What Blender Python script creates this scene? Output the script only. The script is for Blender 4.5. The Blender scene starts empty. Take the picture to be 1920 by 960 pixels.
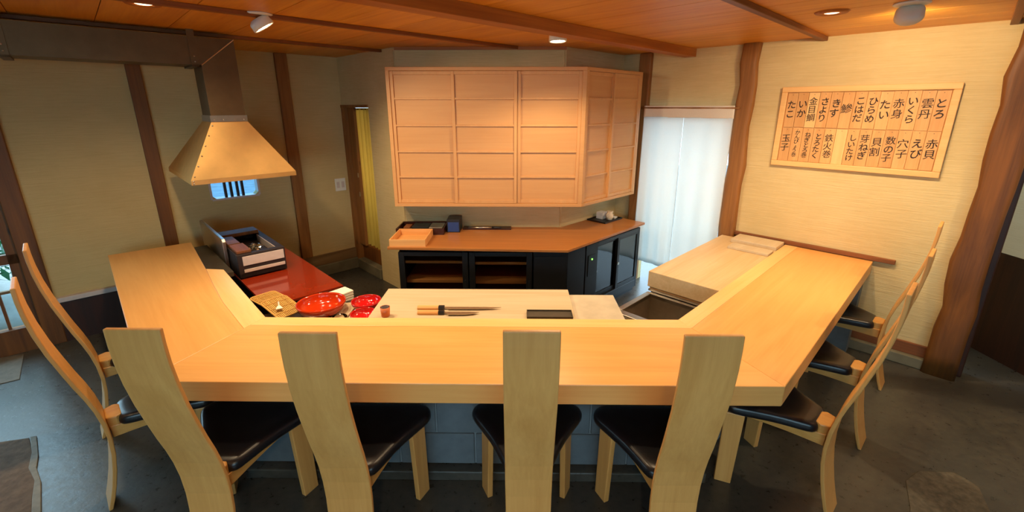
import bpy, bmesh, math, random
from mathutils import Vector, Matrix
random.seed(7)
S = 2 ** -.5
PI = math.pi
sc = bpy.context.scene
COL = sc.collection

# ------------------------------------------------------------------ camera
cam_d = bpy.data.cameras.new('camera')
cam_d.sensor_fit = 'HORIZONTAL'
cam_d.sensor_width = 36.0
cam_d.lens = 823.3 * 36.0 / 1920.0
cam_d.shift_y = -(480.0 - 437.4) / 1920.0
cam_d.clip_start = 0.02
cam = bpy.data.objects.new('camera', cam_d)
COL.objects.link(cam)
cam.location = (0, 0, 1.9)
cam.rotation_euler = (PI / 2 - .2815, 0, .0138)
sc.camera = cam

# ------------------------------------------------------------------ world: soft blue daylight outside
world = bpy.data.worlds.new('world')
sc.world = world
world.use_nodes = True
bg = world.node_tree.nodes['Background']
bg.inputs['Color'].default_value = (.55, .80, 1.0, 1)
bg.inputs['Strength'].default_value = 6.5

# ------------------------------------------------------------------ view
sc.view_settings.view_transform = 'Standard'
sc.view_settings.look = 'None'
sc.view_settings.exposure = 0.0
sc.view_settings.gamma = 1.0
sc.view_settings.use_curve_mapping = False
sc.cycles.max_bounces = 8
sc.cycles.diffuse_bounces = 5
sc.cycles.transparent_max_bounces = 12
sc.cycles.caustics_reflective = False
sc.cycles.caustics_refractive = False
sc.cycles.sample_clamp_indirect = 6.0
WARM = (1.0, .74, .44)
LAMP = 1.75          # one dial for all ceiling lamps


# ================================================================== helpers
def D(u, w, z=0.0):
    """the room is laid out on a square grid turned by 45 degrees: u towards back right, w towards back left"""
    return Vector((S * (u - w), S * (u + w), z))


def UW(x, y):
    return (S * (x + y), S * (y - x))


R45 = PI / 4


class MB:
    def __init__(self):
        self.bm = bmesh.new()

    def box(self, x0, x1, y0, y1, z0, z1):
        bm = self.bm
        v = [bm.verts.new(p) for p in ((x0, y0, z0), (x1, y0, z0), (x1, y1, z0), (x0, y1, z0),
                                      (x0, y0, z1), (x1, y0, z1), (x1, y1, z1), (x0, y1, z1))]
        for f in ((3, 2, 1, 0), (4, 5, 6, 7), (0, 1, 5, 4), (1, 2, 6, 5), (2, 3, 7, 6), (3, 0, 4, 7)):
            bm.faces.new([v[i] for i in f])
        return self

    def prism(self, poly, z0, z1):
        bm = self.bm
        area = sum(poly[i][0] * poly[(i + 1) % len(poly)][1] - poly[(i + 1) % len(poly)][0] * poly[i][1] for i in range(len(poly)))
        if area < 0:
            poly = poly[::-1]
        a = [bm.verts.new((p[0], p[1], z0)) for p in poly]
        b = [bm.verts.new((p[0], p[1], z1)) for p in poly]
        bm.faces.new(a[::-1])
        bm.faces.new(b)
        n = len(poly)
        for i in range(n):
            j = (i + 1) % n
            bm.faces.new((a[i], a[j], b[j], b[i]))
        return self

    def hexa(self, lo, hi):
        """two quads (each four points, counter-clockwise from above) joined"""
        bm = self.bm
        v = [bm.verts.new(p) for p in list(lo) + list(hi)]
        for f in ((3, 2, 1, 0), (4, 5, 6, 7), (0, 1, 5, 4), (1, 2, 6, 5), (2, 3, 7, 6), (3, 0, 4, 7)):
            bm.faces.new([v[i] for i in f])
        return self

    def lathe(self, prof, n=32, cx=0, cy=0, cap0=True, cap1=True):
        bm = self.bm
        rings = []
        for r, z in prof:
            rings.append([bm.verts.new((cx + r * math.cos(2 * PI * k / n), cy + r * math.sin(2 * PI * k / n), z)) for k in range(n)])
        for a, b in zip(rings, rings[1:]):
            for k in range(n):
                j = (k + 1) % n
                bm.faces.new((a[k], a[j], b[j], b[k]))
        if cap0:
            bm.faces.new(rings[0][::-1])
        if cap1:
            bm.faces.new(rings[-1])
        return self

    def tube(self, pts, r, n=10):
        bm = self.bm
        pts = [Vector(p) for p in pts]
        rings = []
        for i, p in enumerate(pts):
            t = (pts[min(i + 1, len(pts) - 1)] - pts[max(i - 1, 0)]).normalized()
            up = Vector((0, 0, 1)) if abs(t.z) < .9 else Vector((1, 0, 0))
            a = t.cross(up).normalized()
            b = t.cross(a)
            rr = r[i] if isinstance(r, (list, tuple)) else r
            rings.append([bm.verts.new(p + a * rr * math.cos(2 * PI * k / n) + b * rr * math.sin(2 * PI * k / n)) for k in range(n)])
        for a, b in zip(rings, rings[1:]):
            for k in range(n):
                j = (k + 1) % n
                bm.faces.new((a[k], a[j], b[j], b[k]))
        bm.faces.new(rings[0][::-1])
        bm.faces.new(rings[-1])
        return self

    def loft(self, rings, cap=True):
        bm = self.bm
        vs = [[bm.verts.new(p) for p in r] for r in rings]
        n = len(vs[0])
        for a, b in zip(vs, vs[1:]):
            for k in range(n):
                j = (k + 1) % n
                bm.faces.new((a[k], a[j], b[j], b[k]))
        if cap:
            bm.faces.new(vs[0][::-1])
            bm.faces.new(vs[-1])
        return self

    def build(self, name, mat, parent=None, loc=(0, 0, 0), rz=0, bevel=0.0, seg=2, smooth=False, sub=0, fix=True):
        bm = self.bm
        if fix:
            bmesh.ops.recalc_face_normals(bm, faces=bm.faces)
        me = bpy.data.meshes.new(name)
        bm.to_mesh(me)
        bm.free()
        o = bpy.data.objects.new(name, me)
        COL.objects.link(o)
        o.location = loc
        o.rotation_euler = (0, 0, rz)
        if mat:
            me.materials.append(mat)
        if parent:
            o.parent = parent
        if bevel:
            m = o.modifiers.new('b', 'BEVEL')
            m.width = bevel
            m.segments = seg
            m.limit_method = 'ANGLE'
        if sub:
            m = o.modifiers.new('s', 'SUBSURF')
            m.levels = m.render_levels = sub
        if smooth:
            for p in me.polygons:
                p.use_smooth = True
        return o


def box(x0, x1, y0, y1, z0, z1):
    return MB().box(x0, x1, y0, y1, z0, z1)


def tag(o, label=None, cat=None, group=None, kind=None):
    if label:
        o['label'] = label
    if cat:
        o['category'] = cat
    if group:
        o['group'] = group
    if kind:
        o['kind'] = kind
    return o


def thing(name, label, cat, loc=(0, 0, 0), rz=0, group=None):
    o = bpy.data.objects.new(name, None)
    o.empty_display_size = .05
    COL.objects.link(o)
    o.location = loc
    o.rotation_euler = (0, 0, rz)
    return tag(o, label, cat, group)


def struct(o):
    o['kind'] = 'structure'
    return o


def copy_piece(o, parent, loc, rot=None):
    c = o.copy()
    COL.objects.link(c)
    c.parent = parent
    c.location = loc
    if rot is not None:
        c.rotation_euler = rot
    return c


def copy_tree(o, parent=None):
    c = o.copy()
    COL.objects.link(c)
    c.parent = parent
    for ch in list(o.children):
        copy_tree(ch, c)
    return c


# ================================================================== materials
def srgb(r, g, b):
    def f(c):
        c /= 255.0
        return c / 12.92 if c <= .04045 else ((c + .055) / 1.055) ** 2.4
    return (f(r), f(g), f(b), 1)


def new_mat(name):
    m = bpy.data.materials.new(name)
    m.use_nodes = True
    nt = m.node_tree
    return m, nt, nt.nodes['Principled BSDF']


def ramp(nt, fac, stops):
    r = nt.nodes.new('ShaderNodeValToRGB')
    els = r.color_ramp.elements
    els[0].position, els[0].color = stops[0]
    els[1].position, els[1].color = stops[-1]
    for p, c in stops[1:-1]:
        e = els.new(p)
        e.color = c
    nt.links.new(fac, r.inputs['Fac'])
    return r.outputs['Color']


def coords(nt, scale, rnd=True):
    tc = nt.nodes.new('ShaderNodeTexCoord')
    mp = nt.nodes.new('ShaderNodeMapping')
    mp.inputs['Scale'].default_value = scale
    nt.links.new(tc.outputs['Object'], mp.inputs['Vector'])
    if rnd:
        oi = nt.nodes.new('ShaderNodeObjectInfo')
        ml = nt.nodes.new('ShaderNodeMath')
        ml.operation = 'MULTIPLY'
        ml.inputs[1].default_value = 37.0
        nt.links.new(oi.outputs['Random'], ml.inputs[0])
        nt.links.new(ml.outputs[0], mp.inputs['Location'])
    return mp.outputs['Vector']


def noise(nt, vec, scale, detail=4, rough=.55, dist=0.0):
    n = nt.nodes.new('ShaderNodeTexNoise')
    n.inputs['Scale'].default_value = scale
    n.inputs['Detail'].default_value = detail
    n.inputs['Roughness'].default_value = rough
    n.inputs['Distortion'].default_value = dist
    nt.links.new(vec, n.inputs['Vector'])
    return n.outputs['Fac']


def bump(nt, b, h, strength, dist=.01):
    n = nt.nodes.new('ShaderNodeBump')
    n.inputs['Strength'].default_value = strength
    n.inputs['Distance'].default_value = dist
    nt.links.new(h, n.inputs['Height'])
    nt.links.new(n.outputs['Normal'], b.inputs['Normal'])


def wood(name, light, dark, axis=0, rough=.4, fine=.35, vary=.0, knots=False, spec=.4):
    m, nt, b = new_mat(name)
    sc1 = [9.0, 9.0, 9.0]
    sc1[axis] = .8
    sc2 = [70.0, 70.0, 70.0]
    sc2[axis] = 1.6
    a = noise(nt, coords(nt, sc1), 1.0, 5, .55, 1.2)
    f = noise(nt, coords(nt, sc2), 1.0, 3, .6, .3)
    mx = nt.nodes.new('ShaderNodeMix')
    mx.data_type = 'FLOAT'
    mx.inputs[0].default_value = fine
    nt.links.new(a, mx.inputs[2])
    nt.links.new(f, mx.inputs[3])
    fac = mx.outputs[0]
    col = ramp(nt, fac, [(.34, dark), (.66, light)])
    if vary:
        oi = nt.nodes.new('ShaderNodeObjectInfo')
        mr = nt.nodes.new('ShaderNodeMapRange')
        mr.inputs[3].default_value = 1 - vary
        mr.inputs[4].default_value = 1 + vary
        nt.links.new(oi.outputs['Random'], mr.inputs[0])
        hs = nt.nodes.new('ShaderNodeHueSaturation')
        nt.links.new(mr.outputs[0], hs.inputs['Value'])
        nt.links.new(col, hs.inputs['Color'])
        col = hs.outputs['Color']
    if knots:
        v = nt.nodes.new('ShaderNodeTexVoronoi')
        sk = [5.0, 5.0, 5.0]
        sk[axis] = 2.2
        nt.links.new(coords(nt, sk), v.inputs['Vector'])
        v.inputs['Scale'].default_value = 1.0
        kc = ramp(nt, v.outputs['Distance'], [(.03, (1, 1, 1, 1)), (.10, (0, 0, 0, 1))])
        mc = nt.nodes.new('ShaderNodeMix')
        mc.data_type = 'RGBA'
        nt.links.new(kc, mc.inputs[0])
        nt.links.new(col, mc.inputs[6])
        mc.inputs[7].default_value = tuple(c * .45 for c in dark[:3]) + (1,)
        col = mc.outputs[2]
    nt.links.new(col, b.inputs['Base Color'])
    b.inputs['Roughness'].default_value = rough
    b.inputs['Specular IOR Level'].default_value = spec
    bump(nt, b, f, .08, .004)
    return m


def plain(name, col, rough=.5, metal=0.0, spec=.5, nz=0.0, nscale=20, emit=None, estr=0, bmp=0.0, coat=0.0):
    m, nt, b = new_mat(name)
    b.inputs['Roughness'].default_value = rough
    b.inputs['Metallic'].default_value = metal
    b.inputs['Specular IOR Level'].default_value = spec
    b.inputs['Coat Weight'].default_value = coat
    n = noise(nt, coords(nt, (1, 1, 1)), nscale, 4)
    lo = tuple(c * (1 - nz) for c in col[:3]) + (1,)
    hi = tuple(min(1, c * (1 + nz)) for c in col[:3]) + (1,)
    nt.links.new(ramp(nt, n, [(.3, lo), (.7, hi)]), b.inputs['Base Color'])
    if bmp:
        bump(nt, b, n, bmp, .004)
    if emit:
        b.inputs['Emission Color'].default_value = emit
        b.inputs['Emission Strength'].default_value = estr
    return m


def plaster(name, c1, c2):
    """sand plaster combed in fine horizontal lines"""
    m, nt, b = new_mat(name)
    big = noise(nt, coords(nt, (1, 1, 1), False), 1.7, 5, .6)
    comb = noise(nt, coords(nt, (5, 5, 120), False), 1.0, 4, .6, .5)
    mx = nt.nodes.new('ShaderNodeMix')
    mx.data_type = 'FLOAT'
    mx.inputs[0].default_value = .45
    nt.links.new(big, mx.inputs[2])
    nt.links.new(comb, mx.inputs[3])
    nt.links.new(ramp(nt, mx.outputs[0], [(.3, c1), (.7, c2)]), b.inputs['Base Color'])
    b.inputs['Roughness'].default_value = .9
    b.inputs['Specular IOR Level'].default_value = .15
    bump(nt, b, comb, .55, .006)
    return m


def glass(name, tint, gloss=.12, rough=.02):
    m = bpy.data.materials.new(name)
    m.use_nodes = True
    nt = m.node_tree
    nt.nodes.clear()
    out = nt.nodes.new('ShaderNodeOutputMaterial')
    tr = nt.nodes.new('ShaderNodeBsdfTransparent')
    tr.inputs['Color'].default_value = tint
    gl = nt.nodes.new('ShaderNodeBsdfGlossy')
    gl.inputs['Roughness'].default_value = rough
    lw = nt.nodes.new('ShaderNodeLayerWeight')
    lw.inputs['Blend'].default_value = gloss
    mix = nt.nodes.new('ShaderNodeMixShader')
    nt.links.new(lw.outputs['Fresnel'], mix.inputs[0])
    nt.links.new(tr.outputs[0], mix.inputs[1])
    nt.links.new(gl.outputs[0], mix.inputs[2])
    nt.links.new(mix.outputs[0], out.inputs['Surface'])
    return m


def cloth(name, col, trans, fac=.5):
    m = bpy.data.materials.new(name)
    m.use_nodes = True
    nt = m.node_tree
    nt.nodes.clear()
    out = nt.nodes.new('ShaderNodeOutputMaterial')
    df = nt.nodes.new('ShaderNodeBsdfDiffuse')
    tl = nt.nodes.new('ShaderNodeBsdfTranslucent')
    tl.inputs['Color'].default_value = trans
    n = noise(nt, coords(nt, (240, 240, 240)), 1.0, 2)
    nt.links.new(ramp(nt, n, [(.3, tuple(c * .9 for c in col[:3]) + (1,)), (.7, col)]), df.inputs['Color'])
    mix = nt.nodes.new('ShaderNodeMixShader')
    mix.inputs[0].default_value = fac
    nt.links.new(df.outputs[0], mix.inputs[1])
    nt.links.new(tl.outputs[0], mix.inputs[2])
    nt.links.new(mix.outputs[0], out.inputs['Surface'])
    return m


HIN_L, HIN_D = srgb(222, 168, 98), srgb(210, 152, 82)
M = {}
M['counter_x'] = wood('hinoki counter', HIN_L, HIN_D, 0, .34)
M['counter_y'] = wood('hinoki counter cross', HIN_L, HIN_D, 1, .34)
M['strip_x'] = wood('hinoki pale strip', srgb(236, 194, 130), srgb(226, 176, 108), 0, .34)
M['strip_y'] = wood('hinoki pale strip cross', srgb(236, 194, 130), srgb(226, 176, 108), 1, .34)
M['chair_z'] = wood('chair maple', srgb(212, 158, 90), srgb(194, 138, 72), 2, .38, vary=.04)
M['chair_y'] = wood('chair maple rail', srgb(204, 154, 84), srgb(182, 130, 64), 1, .38)
M['cab'] = wood('cabinet hinoki upright', srgb(214, 162, 104), srgb(204, 150, 92), 2, .45)
M['cab_x'] = wood('cabinet hinoki', srgb(210, 158, 100), srgb(202, 148, 90), 0, .45, vary=.02)
M['post'] = wood('cedar post', srgb(158, 106, 54), srgb(118, 74, 34), 2, .6, vary=.06, knots=True)
M['post_dark'] = wood('dark cedar post', srgb(128, 78, 30), srgb(90, 52, 20), 2, .55, vary=.05, knots=True)
M['trim'] = wood('brown trim', srgb(140, 84, 44), srgb(104, 58, 28), 1, .6)
M['trim_pale'] = wood('greyed trim', srgb(140, 112, 76), srgb(110, 84, 54), 0, .6)
M['plank'] = wood('ceiling plank', srgb(232, 166, 54), srgb(204, 128, 32), 1, .42, vary=.12, spec=.5)
M['batten'] = wood('ceiling batten', srgb(140, 78, 32), srgb(100, 52, 20), 0, .5)
M['beam'] = wood('ceiling beam', srgb(180, 108, 40), srgb(144, 80, 26), 0, .5)
M['block_wood'] = wood('chopping block', srgb(214, 186, 142), srgb(196, 164, 116), 0, .5)
M['board'] = wood('pale cutting board', srgb(204, 186, 156), srgb(190, 168, 134), 0, .5)
M['boxwood'] = wood('box wood', srgb(232, 178, 112), srgb(214, 156, 92), 0, .45)
M['brown_top'] = wood('brown worktop', srgb(178, 118, 62), srgb(156, 98, 48), 0, .28, fine=.6)
M['sign_frame'] = wood('sign frame', srgb(236, 190, 126), srgb(222, 170, 104), 0, .45)
M['plate'] = wood('sign plate', srgb(222, 170, 110), srgb(204, 148, 88), 2, .5, vary=.09)
M['plate_pale'] = wood('sign plate pale', srgb(234, 194, 132), srgb(222, 176, 114), 2, .5)
M['wainscot'] = wood('dark wainscot', srgb(64, 30, 14), srgb(40, 18, 8), 2, .5)
M['red_lacquer_top'] = plain('red lacquer top', srgb(140, 42, 18), .16, nz=.12, nscale=5, coat=.5)
M['red_bowl'] = plain('red lacquer bowl', srgb(190, 52, 14), .12, nz=.06, coat=.6)
M['red_bowl2'] = plain('crimson lacquer bowl', srgb(190, 24, 24), .12, nz=.06, coat=.6)
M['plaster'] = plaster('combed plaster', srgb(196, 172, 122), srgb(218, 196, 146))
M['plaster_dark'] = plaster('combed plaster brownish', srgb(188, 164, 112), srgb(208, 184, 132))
M['plaster_white'] = plaster('pale plaster', srgb(214, 200, 172), srgb(226, 214, 190))
M['concrete'] = plain('kerb concrete', srgb(104, 98, 78), .8, nz=.2, nscale=8, bmp=.3)
M['block'] = plain('grey block', srgb(88, 98, 104), .85, nz=.12, nscale=14, bmp=.25)
M['mortar'] = plain('mortar', srgb(118, 128, 134), .9, nz=.1)
M['floor'] = None
M['leather'] = plain('black leather', srgb(18, 19, 24), .3, nz=.2, nscale=120, bmp=.06, spec=.5)
M['black'] = plain('black plastic', srgb(20, 21, 24), .4, nz=.1)
M['black_steel'] = plain('black enamel steel', srgb(24, 26, 30), .35, nz=.1)
M['iron'] = plain('sooty iron', srgb(38, 28, 28), .6, nz=.3, nscale=25, bmp=.2)
M['white_panel'] = plain('off white enamel', srgb(200, 186, 178), .5, nz=.06)
M['steel'] = plain('brushed steel', srgb(186, 178, 166), .32, metal=1.0, nz=.06, nscale=30)
M['hood'] = plain('galvanised hood', srgb(222, 180, 114), .46, metal=1.0, nz=.08, nscale=9)
M['duct'] = plain('duct sheet', srgb(108, 88, 64), .5, metal=1.0, nz=.1, nscale=12)
M['foil'] = plain('crumpled foil', srgb(220, 214, 200), .2, metal=1.0, nz=.05)
M['white'] = plain('white porcelain', srgb(232, 228, 216), .25, nz=.03)
M['cream'] = plain('cream porcelain', srgb(226, 208, 176), .35, nz=.1, nscale=30)
M['plastic_white'] = plain('white plastic', srgb(222, 220, 208), .4, nz=.02)
M['towel'] = plain('linen cloth', srgb(214, 196, 154), .9, nz=.15, nscale=60, bmp=.4)
M['napkin'] = plain('folded white cloth', srgb(238, 232, 214), .85, nz=.05, nscale=60, bmp=.2)
M['marble'] = plain('grey marble', srgb(196, 186, 166), .3, nz=.14, nscale=7)
M['bamboo'] = wood('bamboo tray', srgb(216, 176, 100), srgb(176, 130, 62), 0, .5, fine=.7)
M['slate'] = plain('dark slate dish', srgb(62, 54, 42), .5, nz=.2)
M['cup'] = plain('terracotta cup', srgb(206, 112, 58), .4, nz=.08)
M['cup_in'] = plain('cup inside', srgb(60, 30, 28), .4, nz=.1)
M['blue_box'] = plain('blue box', srgb(34, 60, 120), .5, nz=.1)
M['dark_lacquer'] = plain('dark lacquer tray', srgb(58, 28, 20), .25, nz=.15)
M['sign_ink'] = plain('black ink', srgb(46, 28, 16), .7, nz=.1)
M['noren'] = cloth('noren cotton', srgb(240, 236, 228), (.84, .88, .86, 1), .5)
M['noren_band'] = cloth('noren doubled hem', srgb(240, 230, 214), (.5, .45, .4, 1), .12)
M['curtain'] = cloth('yellow green curtain', srgb(206, 186, 84), (.90, .58, .20, 1), .45)
M['window_glass'] = glass('window glass', (.92, .97, .96, 1), .1)
M['dark_glass'] = glass('cooler glass', (.75, .72, .68, 1), .08)
M['fridge_glass'] = glass('fridge glass', (.80, .88, .90, 1), .5, .04)
M['bowl_glass'] = glass('clear glass', (.95, .96, .92, 1), .25)
M['vent_daylight'] = glass('daylight blue vent glass', (.6, .8, .95, 1), .12, .3)  # blue tint paints daylight into the vent pane
M['stone_light'] = plain('pale flagstone', srgb(120, 116, 104), .7, nz=.2, nscale=22, bmp=.5)
M['stone_brown'] = plain('rough brown stone', srgb(96, 78, 60), .85, nz=.3, nscale=26, bmp=.9)
M['stone_grey'] = plain('rough grey stone', srgb(76, 70, 58), .8, nz=.4, nscale=34, bmp=.9)
M['garden_stone'] = plain('garden stone', srgb(92, 104, 108), .8, nz=.25, nscale=6, bmp=.5)
M['leaf'] = plain('garden leaf', srgb(44, 112, 76), .5, nz=.35, nscale=9)
M['ground'] = plain('outside ground', srgb(84, 92, 94), .9, nz=.25, nscale=5)
M['lens'] = plain('lit lamp lens', (1, .9, .7, 1), .3, emit=(1, .82, .55, 1), estr=30)
M['lens_dim'] = plain('recessed lamp lens', (1, .8, .5, 1), .3, emit=(1, .72, .4, 1), estr=5)
M['fridge_haze'] = plain('pale fridge haze', srgb(150, 172, 178), .5, nz=.05)  # grey-blue tint paints the reflected haze of the glass doors
M['led'] = plain('green led', (.1, 1, .1, 1), .3, emit=(.25, 1, .1, 1), estr=3)


def floor_material():
    m, nt, b = new_mat('dark washed concrete')
    big = noise(nt, coords(nt, (1, 1, 1), False), 1.1, 6, .6)
    fine = noise(nt, coords(nt, (1, 1, 1), False), 26, 5, .6)
    mx = nt.nodes.new('ShaderNodeMix')
    mx.data_type = 'FLOAT'
    mx.inputs[0].default_value = .35
    nt.links.new(big, mx.inputs[2])
    nt.links.new(fine, mx.inputs[3])
    nt.links.new(ramp(nt, mx.outputs[0], [(.32, srgb(38, 38, 38)), (.52, srgb(66, 64, 58)), (.7, srgb(90, 86, 74))]), b.inputs['Base Color'])
    rr = nt.nodes.new('ShaderNodeMapRange')
    rr.inputs[3].default_value = .18
    rr.inputs[4].default_value = .44
    nt.links.new(fine, rr.inputs[0])
    nt.links.new(rr.outputs[0], b.inputs['Roughness'])
    bump(nt, b, fine, .25, .004)
    return m


M['floor'] = floor_material()

# ================================================================== the setting
ZC = 2.41
fl = struct(box(-7, 5.2, -2.6, 7.0, -.08, 0).build('floor', M['floor']))


def floor_stone(pts, mat, h=.006):
    MB().prism(pts, 0, h).build('stone', mat, fl, bevel=.003)


floor_stone([(-4.06, 2.98), (-3.93, 3.04), (-3.6, 2.71), (-3.72, 2.62), (-4.3, 2.72)], M['stone_light'])
floor_stone([(-3.05, 2.09), (-2.90, 2.13), (-2.76, 2.02), (-2.66, 1.91), (-2.54, 1.83), (-2.44, 1.72), (-2.2, 1.5), (-2.7, 1.3), (-3.6, 1.75)], M['stone_brown'], .008)
floor_stone([(-2.90, 2.135), (-2.87, 2.145), (-2.70, 1.995), (-2.62, 1.91), (-2.50, 1.82), (-2.16, 1.5), (-2.2, 1.49), (-2.44, 1.72), (-2.54, 1.825), (-2.66, 1.905), (-2.76, 2.015)], M['stone_light'], .010)
floor_stone([(2.05, 1.89), (2.17, 1.955), (2.36, 1.95), (2.40, 1.86), (2.30, 1.70), (2.36, 1.52), (2.1, 1.38), (1.85, 1.46), (1.80, 1.6), (1.93, 1.72)], M['stone_grey'], .004)

# ceiling: backing, planks across, battens along
ceil_o = struct(MB().prism([(-6.45, -2.4), (3.95, -2.4), (3.95, 3.6), tuple(D(4.36, -.2)[:2]), tuple(D(4.36, 2.8)[:2]), (-.3, 5.3), tuple(D(2.4, 5.1)[:2]), tuple(D(-4.0, 5.1)[:2])], ZC + .02, ZC + .1).build('ceiling', M['batten']))
PW = .365
u0, k = -1.6, 0
while u0 < 4.3:
    ub = min(u0 + PW, 4.3)
    wa, wb = -2.2, 5.05
    box(0, ub - u0 - .004, 0, wb - wa, 0, .02).build('plank', M['plank'], ceil_o, loc=D(u0, wa, ZC), rz=R45)
    u0 += PW
for wv, wd, th, nm, mt in ((4.02, .035, .025, 'batten', 'batten'), (2.97, .035, .025, 'batten', 'batten'), (1.99, .11, .07, 'beam', 'beam'), (.94, .04, .03, 'batten', 'batten'), (-.04, .04, .03, 'batten', 'batten'), (-1.0, .04, .03, 'batten', 'batten')):
    a, b = -1.6, 4.27
    if wv > 2.7:
        b = 2.95 if wv < 3.5 else 2.2
    box(0, b - a, -wd / 2, wd / 2, -th, 0).build(nm, M[mt], ceil_o, loc=D(a, wv, ZC), rz=R45, bevel=.003)

TH = .12


def dwall(name, boxes, mat):
    m = MB()
    for b in boxes:
        m.box(*b)
    return struct(m.build(name, mat, rz=R45))


# left wall (plane w = 5): plaster with the vent hole
W0 = 5.0
VU0, VU1, VZ0, VZ1 = .83, 1.24, 1.03, 1.30
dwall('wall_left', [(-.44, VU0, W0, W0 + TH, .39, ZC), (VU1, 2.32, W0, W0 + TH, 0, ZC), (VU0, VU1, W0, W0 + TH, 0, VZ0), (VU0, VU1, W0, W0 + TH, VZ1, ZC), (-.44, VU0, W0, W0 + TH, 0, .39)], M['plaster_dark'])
struct(tag(box(-.38, .68, W0 - .05, W0, .35, .39).build('trim_1', M['white_panel'], rz=R45, bevel=.004)))
struct(box(-.38, .68, W0 - .03, W0, 0, .35).build('wall_left_dado', M['wainscot'], rz=R45))
for i, (a, b, zb, mt) in enumerate(((-.50, -.38, 0, 'post_dark'), (.40, .50, .39, 'post_dark'), (1.56, 1.675, .25, 'post'))):
    struct(box(0, b - a, -.035, .01, zb, ZC).build('trim_%d' % (2 + i), M[mt], loc=D(a, W0), rz=R45, bevel=.006))
struct(box(1.56, 2.19, W0 - .03, W0, .13, .25).build('baseboard_left', M['trim_pale'], rz=R45, bevel=.004))
struct(box(1.3, 2.19, W0 - .06, W0, 0, .13).build('trim_5', M['concrete'], rz=R45, bevel=.006))

# wall with the doorway (plane u = 2.2)
U1 = 2.2
DW0, DW1 = 4.37, 4.93
dwall('wall_back_left', [(U1, U1 + TH, 3.80, DW0, 0, ZC), (U1, U1 + TH, DW0, W0, 1.9, ZC)], M['plaster'])
d1 = struct(box(U1 - .015, U1 + TH, DW0, DW1 + .07, 1.885, 1.915).build('door_1', M['post'], rz=R45))
box(U1 - .01, U1 + TH, DW1, DW1 + .07, 0, 1.885).build('jamb', M['post'], d1)
box(U1 + .02, U1 + TH, DW0, DW0 + .012, 0, 1.885).build('jamb', M['post_dark'], d1)
box(U1 - .02, U1 + TH + .05, DW0 + .012, DW1, 0, .12).build('threshold', M['concrete'], d1, bevel=.006)
box(U1 + .06, U1 + TH + .02, DW0 + .012, DW1, .12, .30).build('threshold', M['post_dark'], d1, bevel=.006)
lf = box(U1 + .03, U1 + .065, DW1 - .14, DW1, .3, 1.885).build('door_leaf', M['post'], d1, bevel=.003)
for z in (1.12, .90):
    box(U1 + .022, U1 + .03, DW1 - .134, DW1 - .118, z, z + .05).build('door_catch', M['steel'], lf)

# back wall behind the hanging cabinet
struct(box(-1.115, .43, 4.23, 4.23 + TH, 0, ZC).build('wall_back', M['plaster']))
W2 = 2.694
dwall('wall_back_right', [(3.28, 4.36, W2, W2 + TH, 0, ZC)], M['plaster'])
struct(box(-1.115, .43, 4.215, 4.23, ZC - .025, ZC).build('trim_6', M['beam']))

# right wall (plane u = 4.257) with the curtained doorway
U3 = 4.257
NW0, NW1 = 1.50, 2.37
dwall('wall_right', [(U3, U3 + TH, NW1, W2, 0, ZC), (U3, U3 + TH, NW0, NW1, 1.86, ZC), (U3, U3 + TH, -.10, NW0, 0, ZC)], M['plaster'])
struct(box(U3 - .045, U3 + .06, 2.365, 2.495, 0, ZC).build('trim_7', M['post'], rz=R45, bevel=.012))


def log_post(name, u, w, ru, rw, wob, mat, seed):
    rnd = random.Random(seed)
    rings = []
    for i in range(15):
        z = (ZC + .015) * i / 14
        du = rnd.uniform(-1, 1) * wob * .5
        dw = rnd.uniform(-1, 1) * wob
        f = 1 + rnd.uniform(-.06, .06)
        ring = []
        for k in range(28):
            a = 2 * PI * k / 28
            ca, sa = math.cos(a), math.sin(a)
            q = (abs(ca) ** 8 + abs(sa) ** 8) ** -.125
            ring.append((u + du + ru * f * q * ca, w + dw + rw * f * q * sa, z))
        rings.append(ring)
    return struct(MB().loft(rings).build(name, mat, rz=R45, smooth=True))


log_post('trim_8', U3 - .01, 1.445, .05, .068, .010, M['post'], 3)
log_post('trim_9', U3 - .01, -.165, .075, .09, .014, M['post_dark'], 11)
struct(box(U3 + .02, U3 + TH, -.285, -.245, 0, ZC).build('trim_10', M['wainscot'], rz=R45, bevel=.008))
# shelf-like rail and base of the menu wall
struct(box(U3 - .03, U3, .22, 1.385, .752, .785).build('trim_11', M['trim'], rz=R45, bevel=.003))
struct(box(U3 - .022, U3, -.08, .9, .085, .175).build('baseboard_right', M['trim'], rz=R45, bevel=.003))
struct(box(U3 - .06, U3, -.08, .9, 0, .085).build('trim_12', M['concrete'], rz=R45, bevel=.008))

# passage to the right
struct(box(3.72, 3.84, -2.4, 3.5, .82, ZC).build('wall_passage', M['plaster_white']))
wn = struct(box(3.72, 3.84, -2.4, 3.5, 0, .82).build('wall_passage_base', M['wainscot']))
struct(box(2.98, 3.84, 3.42, 3.54, 0, ZC).build('wall_passage_end', M['plaster_dark']))
# behind the camera
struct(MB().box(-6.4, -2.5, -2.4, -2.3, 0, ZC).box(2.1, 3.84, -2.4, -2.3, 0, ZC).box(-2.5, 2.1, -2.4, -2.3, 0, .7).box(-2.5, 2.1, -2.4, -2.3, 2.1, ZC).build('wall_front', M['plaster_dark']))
wf = struct(MB().box(-2.5, 2.1, -2.38, -2.32, .7, .75).box(-2.5, 2.1, -2.38, -2.32, 2.05, 2.1).box(-.23, -.17, -2.38, -2.32, .75, 2.05).build('window_3', M['post_dark']))
box(-2.5, 2.1, -2.355, -2.345, .75, 2.05).build('pane', M['window_glass'], wf)
e = D(-3.9, W0)
struct(box(e.x - .1, e.x, -2.4, e.y, 0, ZC).build('wall_left_front', M['plaster_dark']))

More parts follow.
